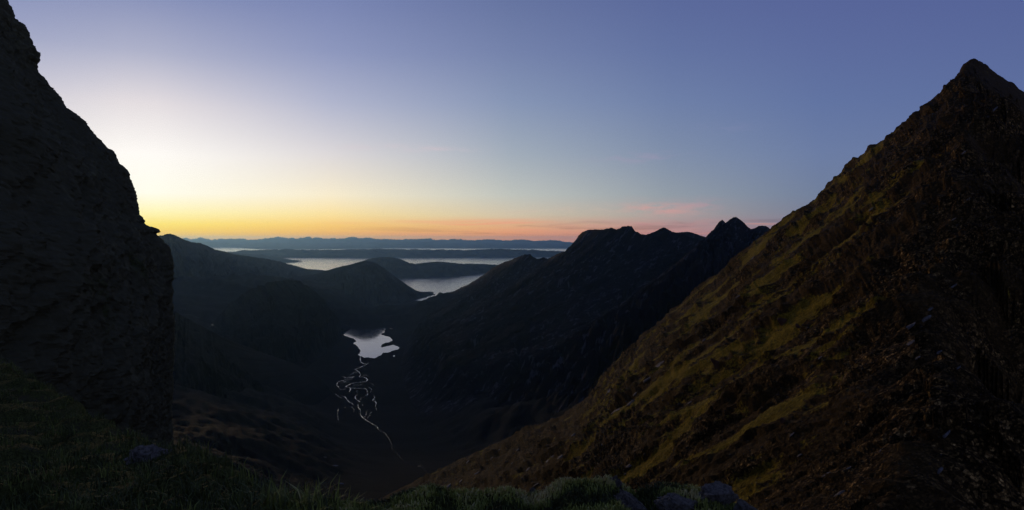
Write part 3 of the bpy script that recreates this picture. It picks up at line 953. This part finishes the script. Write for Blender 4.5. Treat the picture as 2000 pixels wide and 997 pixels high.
    me = grid_mesh('mountain_slope', P2, uv, {'grass': gr}, flip=True)
    me.polygons.foreach_set('use_smooth', np.full(len(me.polygons), False))
    o = tag(obj('mountain_slope', me, M['slope']), 'steep near mountain slope of ochre grass and dark rock rising to a pointed summit', 'mountain', kind='structure')
    return o, P2, grass, (dC, dB, nf)


slope_o, SLP, SLG, SLV = build_slope()
bpy.context.view_layer.update()
SBVH = slope_o


# ------------------------------------------------------------------ stones
def stone_mesh(name, seed, sub=2, shape=(1, 1, 1), cuts=9, rough=0.06, smooth=False):
    rg = np.random.default_rng(seed)
    bm = bmesh.new()
    bmesh.ops.create_icosphere(bm, subdivisions=sub, radius=1.0)
    co = np.array([v.co[:] for v in bm.verts])
    for k in range(cuts):
        nn = rg.normal(size=3)
        nn /= np.linalg.norm(nn)
        h = rg.uniform(0.45, 0.85)
        dd = co @ nn
        co = co - np.where(dd > h, dd - h, 0)[:, None] * nn[None]
    co = co * (1 + rough * fbm(co[:, 0] * 2.3 + seed, co[:, 1] * 2.3, co[:, 2] * 2.3, 4, 0.6)[:, None] * 2)
    if sub > 3:
        co = co * (1 + 0.05 * ridged(co[:, 0] * 4 + seed, co[:, 1] * 4, co[:, 2] * 4, 4, 0.6)[:, None])
    co = co * np.array(shape)[None]
    for v, c in zip(bm.verts, co):
        v.co = c
    me = bpy.data.meshes.new(name)
    bm.to_mesh(me)
    bm.free()
    me.polygons.foreach_set('use_smooth', np.full(len(me.polygons), smooth))
    return me


dC, dB, nf = (Vector(v) for v in SLV)
FACE_ROT = Matrix((dC, dB, nf)).transposed()
variants = [stone_mesh('stone', 50 + k, 1, (1.0, 0.7, 0.55)) for k in range(8)]
slabs = [stone_mesh('rock_slab', 80 + k, 2, (1.0, 0.38, 0.22), 8) for k in range(5)]
for me in variants:
    me.materials.append(M['stone'])
for me in slabs:
    me.materials.append(M['slab'])


def put_piece(name, me, parent, loc, size, yaw=0.0, rot=FACE_ROT, sink=0.15):
    o = bpy.data.objects.new(name, me)
    COL.objects.link(o)
    o.parent = parent
    R = rot @ Matrix.Rotation(yaw, 3, 'Z')
    o.matrix_local = Matrix.LocRotScale(Vector(loc) - rot @ Vector((0, 0, sink * size * 0.3)), R.to_quaternion(), Vector((size, size, size)))
    return o


# pale slabs picked out on the slope: pixel, length in pixels, tilt
for k, (x, y, L, yaw) in enumerate([(1190, 765, 34, 0.1), (1205, 802, 40, 0.0), (1232, 788, 30, 0.05), (1262, 742, 26, 0.1), (1240, 770, 18, 0.3), (1285, 716, 40, 0.0),
                                    (1176, 868, 20, 0.0), (1228, 910, 22, 0.0), (1222, 925, 14, 0.1), (1092, 895, 26, 0), (1068, 902, 18, 0.1), (1345, 788, 14, 0.4), (1375, 665, 14, 0.0),
                                    (1770, 640, 36, 0.1), (1805, 625, 28, 0.2), (1775, 672, 26, 0), (1830, 690, 20, 0.3), (1815, 605, 20, .1), (1860, 560, 18, 0.2), (1790, 700, 16, 0), (1870, 720, 14, .5),
                                    (1610, 930, 26, 0.6), (1640, 965, 30, 0.3), (1655, 915, 16, 0.2), (1560, 890, 14, 0.1), (1545, 850, 16, 0.4), (1720, 880, 14, 1.2), (1835, 920, 24, 1.2), (1845, 850, 26, 0.9),
                                    (874, 952, 30, 0), (900, 940, 20, 0), (1067, 903, 22, 0.05), (1079, 893, 20, 0), (976, 878, 14, 0), (991, 854, 18, 0), (913, 903, 16, 0), (1045, 948, 18, 0.2), (1230, 910, 22, 0), (930, 925, 22, 0), (1010, 880, 14, 0), (1030, 918, 20, 0), (960, 895, 12, .1), (1120, 850, 18, 0), (1000, 905, 12, 0),
                                    (1470, 505, 18, 0), (1700, 410, 14, 0), (1860, 430, 14, .4), (1890, 390, 12, .3), (1940, 215, 18, 0.6), (1880, 300, 12, .2), (1600, 700, 14, 0.1), (1440, 580, 14, 0)]):
    h = ray_px(x, y, SBVH)
    if h[0] is None:
        continue
    sz = L / F * h[0].y * 0.62
    put_piece('rock_slab', slabs[k % 5], slope_o, h[0], sz, yaw)
for k, (x, y, L) in enumerate([(1532, 632, 12), (1402, 714, 14), (1530, 825, 8), (1560, 640, 7)]):
    h = ray_px(x, y, SBVH)
    me = stone_mesh('rust_stone', 300 + k, 2, (0.8, 0.6, 1.1), 9)
    me.materials.append(M['redstone'])
    put_piece('stone', me, slope_o, h[0], L / F * h[0].y, random.random(), sink=-1.0)
cnt = 0
tries = 0
while cnt < 225 and tries < 4000:
    tries += 1
    x = random.uniform(1150, 1990)
    y = random.uniform(150, 985)
    h = ray_px(x, y, SBVH)
    if h[0] is None or h[0].y > 640:
        continue
    n_ = fbm(np.array([x / 70.0]), np.array([y / 50.0]), 3.0, 3)[0]
    if n_ < random.uniform(-0.35, 0.15):
        continue
    L = random.choice((3, 3, 4, 4, 5, 6, 8, 10))
    put_piece('stone', variants[cnt % 8], slope_o, h[0], L / F * h[0].y * 0.62, random.uniform(-0.7, 0.7))
    cnt += 1


def scree():
    """the countless small stones of the slope, one mesh"""
    chips = [stone_mesh('chip', 150 + k, 1, (1.0, 0.75, 0.6), 7) for k in range(8)]
    for me in chips:
        bm = bmesh.new()
        bm.from_mesh(me)
        bmesh.ops.dissolve_limit(bm, angle_limit=0.5, verts=bm.verts, edges=bm.edges)
        bmesh.ops.triangulate(bm, faces=bm.faces[:])
        bm.to_mesh(me)
        bm.free()
    base = [np.array([v.co[:] for v in me.vertices]) for me in chips]
    tri = [np.array([p.vertices[:] for p in me.polygons]) for me in chips]
    V, Fc = [], []
    off = 0
    nr, nc = SLP.shape[:2]
    R = np.array(FACE_ROT)
    SCN = fbm(SLP[..., 0] / 18, SLP[..., 1] / 18, SLP[..., 2] / 18, 3)
    N = 0
    while N < 17000:
        r = random.randrange(12, nr - 3)
        c = random.randrange(80, nc - 26)
        p = SLP[r, c]
        if SCN[r, c] < random.uniform(-0.2, 0.4) or SLG[r - 7, c] > 0.6:
            continue
        k = random.randrange(8)
        th = random.uniform(0, 6.28)
        Q = np.array([[math.cos(th), -math.sin(th), 0], [math.sin(th), math.cos(th), 0], [0, 0, 1]])
        sz = random.choice((0.7, 0.9, 1.0, 1.3, 1.7, 2.4, 3.0)) * p[1] / F * 0.9
        V.append((base[k] * sz) @ (R @ Q).T + p)
        Fc.append(tri[k] + off)
        off += len(base[k])
        N += 1
    me = mesh_np('scree', np.concatenate(V), np.concatenate(Fc), smooth=False)
    tag(obj('scree', me, M['stone'], slope_o), kind='stuff')


scree()
# pale slabs across the head of the valley
for k, (x, y, L) in enumerate([(652, 910, 16), (633, 893, 10), (664, 945, 18), (590, 975, 26)]):
    h = ray_px(x, y, VBVH)
    if h[0] is not None:
        put_piece('rock_slab', slabs[k % 5], valley_o, h[0], L / F * h[0].y * 0.6, 0.4, rot=Matrix.Rotation(-0.2, 3, 'X'))

# ------------------------------------------------------------------ the pass in front of the camera
EDGE = np.array([(-60, 60, -8.0), (-30, 40, -5.6), (-17.5, 25, -4.1), (-12, 19, -4.0), (-7.2, 14, -3.9), (-4.2, 10, -3.05), (-2.45, 7, -2.42), (-1.7, 5.6, -2.0), (-1.26, 5, -1.83), (-0.95, 5, -1.82), (-0.75, 5, -1.76),
                 (-0.55, 5, -1.73), (-0.35, 5, -1.76), (-0.2, 5, -1.765), (-0.02, 5, -1.75), (0.1, 5.1, -1.83), (0.2, 5, -1.77), (0.36, 5, -1.68), (0.55, 5, -1.68), (0.66, 5, -1.66), (0.85, 5, -1.79), (1.05, 5, -1.72), (1.25, 5, -1.72),
                 (1.4, 5, -1.76), (1.62, 5, -1.84), (1.9, 4.8, -2.0), (3, 4.4, -2.6), (6, 4, -4.5), (12, 4, -9)], float)


def ground_z(x, y):
    ye = np.interp(x, EDGE[:, 0], EDGE[:, 1])
    ze = np.interp(x, EDGE[:, 0], EDGE[:, 2])
    z0 = -1.72 - 0.02 * np.abs(x) - 0.12 * np.maximum(-x - 3, 0) - 0.35 * np.maximum(x - 2.0, 0)
    t = np.clip(y / ye, 0, 1)
    z = z0 * (1 - t ** 1.6) + ze * t ** 1.6
    over = np.maximum(y - ye, 0)
    z = z - 1.5 * over * sst(over, 0, 0.8) - 0.15 * over
    bump = 0.16 * fbm(x / 1.3, y / 1.3, 1.0, 4) + 0.10 * fbm(x / 0.4, y / 0.4, 4.0, 3)
    k = np.clip((y - 2.0) / 3, 0.2, 1) * np.where(x < -1.6, 1.6, 0.55)
    return CAMZ + z + bump * k


def build_ground():
    xs = np.concatenate([np.linspace(-58, -14, 50), np.linspace(-13.9, -3, 100), np.linspace(-2.95, 2.6, 160), np.linspace(2.7, 11, 25)])
    ys = np.concatenate([np.linspace(-6, 3, 20), np.linspace(3.05, 8, 120), np.geomspace(8.1, 75, 80)])
    X, Y = np.meshgrid(xs, ys)
    Z = ground_z(X, Y)
    me = grid_mesh('ground', np.stack([X, Y, Z], -1), np.stack([X, Y], -1))
    return tag(obj('ground', me, M['turf']), 'mossy turf edge of the pass along the bottom of the picture', 'ground', kind='structure')


build_ground()


def build_grass():
    roots = []
    # short moss and heath on the hummocks
    n1 = 46000
    x = RNG.uniform(-1.7, 2.1, n1)
    y = RNG.uniform(3.6, 5.7, n1)
    roots.append((x, y, RNG.uniform(0.018, 0.05, n1), 0.0045))
    # tufted grass on the left bank
    n2 = 52000
    tx = RNG.uniform(-1, 1, 2600)
    d = 4.5 + 22 * RNG.uniform(0, 1, 2600) ** 1.6
    cx, cy = d * RNG.uniform(-0.78, -0.24, 2600), d
    k = RNG.integers(0, 2600, n2)
    x = cx[k] + RNG.normal(0, 0.10, n2)
    y = cy[k] + RNG.normal(0, 0.10, n2)
    ln = RNG.uniform(0.04, 0.16, n2) * (0.6 + 0.9 * (tx[k] > 0.5))
    roots.append((x, y, ln, 0.006))
    V, Fc, T = [], [], []
    off = 0
    for x, y, ln, wd in roots:
        n = len(x)
        z = ground_z(x, y)
        ye = np.interp(x, EDGE[:, 0], EDGE[:, 1])
        keep = y < ye + 0.6
        x, y, z, ln = x[keep], y[keep], z[keep], ln[keep]
        n = len(x)
        th = RNG.uniform(0, 2 * np.pi, n)
        lean = RNG.uniform(0.1, 0.9, n) * ln
        sx, sy = np.cos(th), np.sin(th)
        wx, wy = -sy * wd, sx * wd
        p0 = np.stack([x - wx, y - wy, z - 0.01], -1)
        p1_ = np.stack([x + wx, y + wy, z - 0.01], -1)
        m0 = np.stack([x - wx * .7 + sx * lean * .35, y - wy * .7 + sy * lean * .35, z + ln * 0.6], -1)
        m1 = np.stack([x + wx * .7 + sx * lean * .35, y + wy * .7 + sy * lean * .35, z + ln * 0.6], -1)
        tp = np.stack([x + sx * lean, y + sy * lean, z + ln * (1 - 0.25 * (lean / ln))], -1)
        V.append(np.stack([p0, p1_, m0, m1, tp], 1).reshape(-1, 3))
        i = off + 5 * np.arange(n)[:, None]
        Fc.append(np.concatenate([i + np.array([[0, 1, 3]]), i + np.array([[0, 3, 2]]), i + np.array([[2, 3, 4]])], 0))
        tone = np.clip(0.45 + 1.2 * fbm(x / 0.35, y / 0.35, 2.0, 3) + RNG.normal(0, 0.16, n), 0, 1)
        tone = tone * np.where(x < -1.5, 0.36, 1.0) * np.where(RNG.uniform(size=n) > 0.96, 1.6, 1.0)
        T.append(np.repeat(np.clip(tone, 0, 1), 5))
        off += 5 * n
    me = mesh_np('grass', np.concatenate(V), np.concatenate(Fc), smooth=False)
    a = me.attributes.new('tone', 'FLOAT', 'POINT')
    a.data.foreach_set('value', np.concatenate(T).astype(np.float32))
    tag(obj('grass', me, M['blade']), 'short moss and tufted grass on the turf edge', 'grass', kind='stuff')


build_grass()


def boulder(seed, px, py, d, size, shape, yaw, label, tilt=0.0, cuts=12):
    me = stone_mesh('boulder', seed, 5, shape, cuts, 0.16, smooth=False)
    o = obj('boulder', me, M['boulder'])
    p = pix(px, py, d)
    gz = float(ground_z(np.array([p[0]]), np.array([p[1]]))[0])
    hz = shape[2] * size
    z = min(p[2], gz + hz * 0.75)
    o.location = (p[0], p[1], z)
    o.scale = (size, size, size)
    o.rotation_euler = (0, tilt, yaw)
    tag(o, label, 'boulder', 'boulders on the turf edge')


boulder(501, 1206, 962, 5.0, 0.105, (0.75, 0.8, 1.15), 0.4, 'pointed pale boulder standing up between the mossy hummocks', 0.15)
boulder(502, 1236, 990, 4.7, 0.10, (1.4, 0.8, 0.75), 0.2, 'low bluish rock sloping right below the pointed boulder', 0.5)
boulder(503, 1398, 974, 4.9, 0.15, (1.2, 0.9, 0.72), 0.9, 'broad cracked boulder right of the green hummock', 0.1)
boulder(504, 1455, 988, 4.7, 0.09, (0.9, 0.9, 0.95), 0.1, 'rightmost small bluish boulder at the bottom edge')
boulder(505, 1325, 988, 4.7, 0.13, (1.3, 0.8, 0.6), 0.3, 'half buried dark rock in front of the green hummock', 0.4)
boulder(506, 925, 994, 4.6, 0.05, (1.3, 0.8, 0.7), 0.3, 'little bluish stone at the bottom edge among the moss')
boulder(507, 290, 888, 10.5, 0.26, (1.25, 0.9, 0.6), 0.3, 'lone grey stone in the tufted grass on the left bank')
boulder(508, 1042, 968, 5.2, 0.05, (0.6, 0.7, 1.3), 0.3, 'dark upright stone in the gap between two hummocks')


# ------------------------------------------------------------------ evening air
def build_haze():
    m = bpy.data.materials.new('haze_air')
    m.use_nodes = True
    m.node_tree.nodes.clear()
    W = NT(m.node_tree)
    out = W.n('ShaderNodeOutputMaterial')
    v = W.n('ShaderNodeVolumePrincipled')
    v.inputs['Color'].default_value = (0.30, 0.61, 1.0, 1)
    v.inputs['Density'].default_value = 0.80e-5
    v.inputs['Anisotropy'].default_value = 0.66
    W.link(v.outputs[0], out.inputs['Volume'])
    x0, x1, y0, y1, z0, z1 = -95000, 95000, -2000, 120000, -300, 1190
    V = [(x, y, z) for z in (z0, z1) for y in (y0, y1) for x in (x0, x1)]
    Fq = [(0, 2, 3, 1), (4, 5, 7, 6), (0, 1, 5, 4), (2, 6, 7, 3), (0, 4, 6, 2), (1, 3, 7, 5)]
    me = mesh_np('haze', V, Fq, smooth=False)
    tag(obj('haze', me, m), 'thin blue evening haze over the sea and hills', 'haze', kind='stuff')


build_haze()
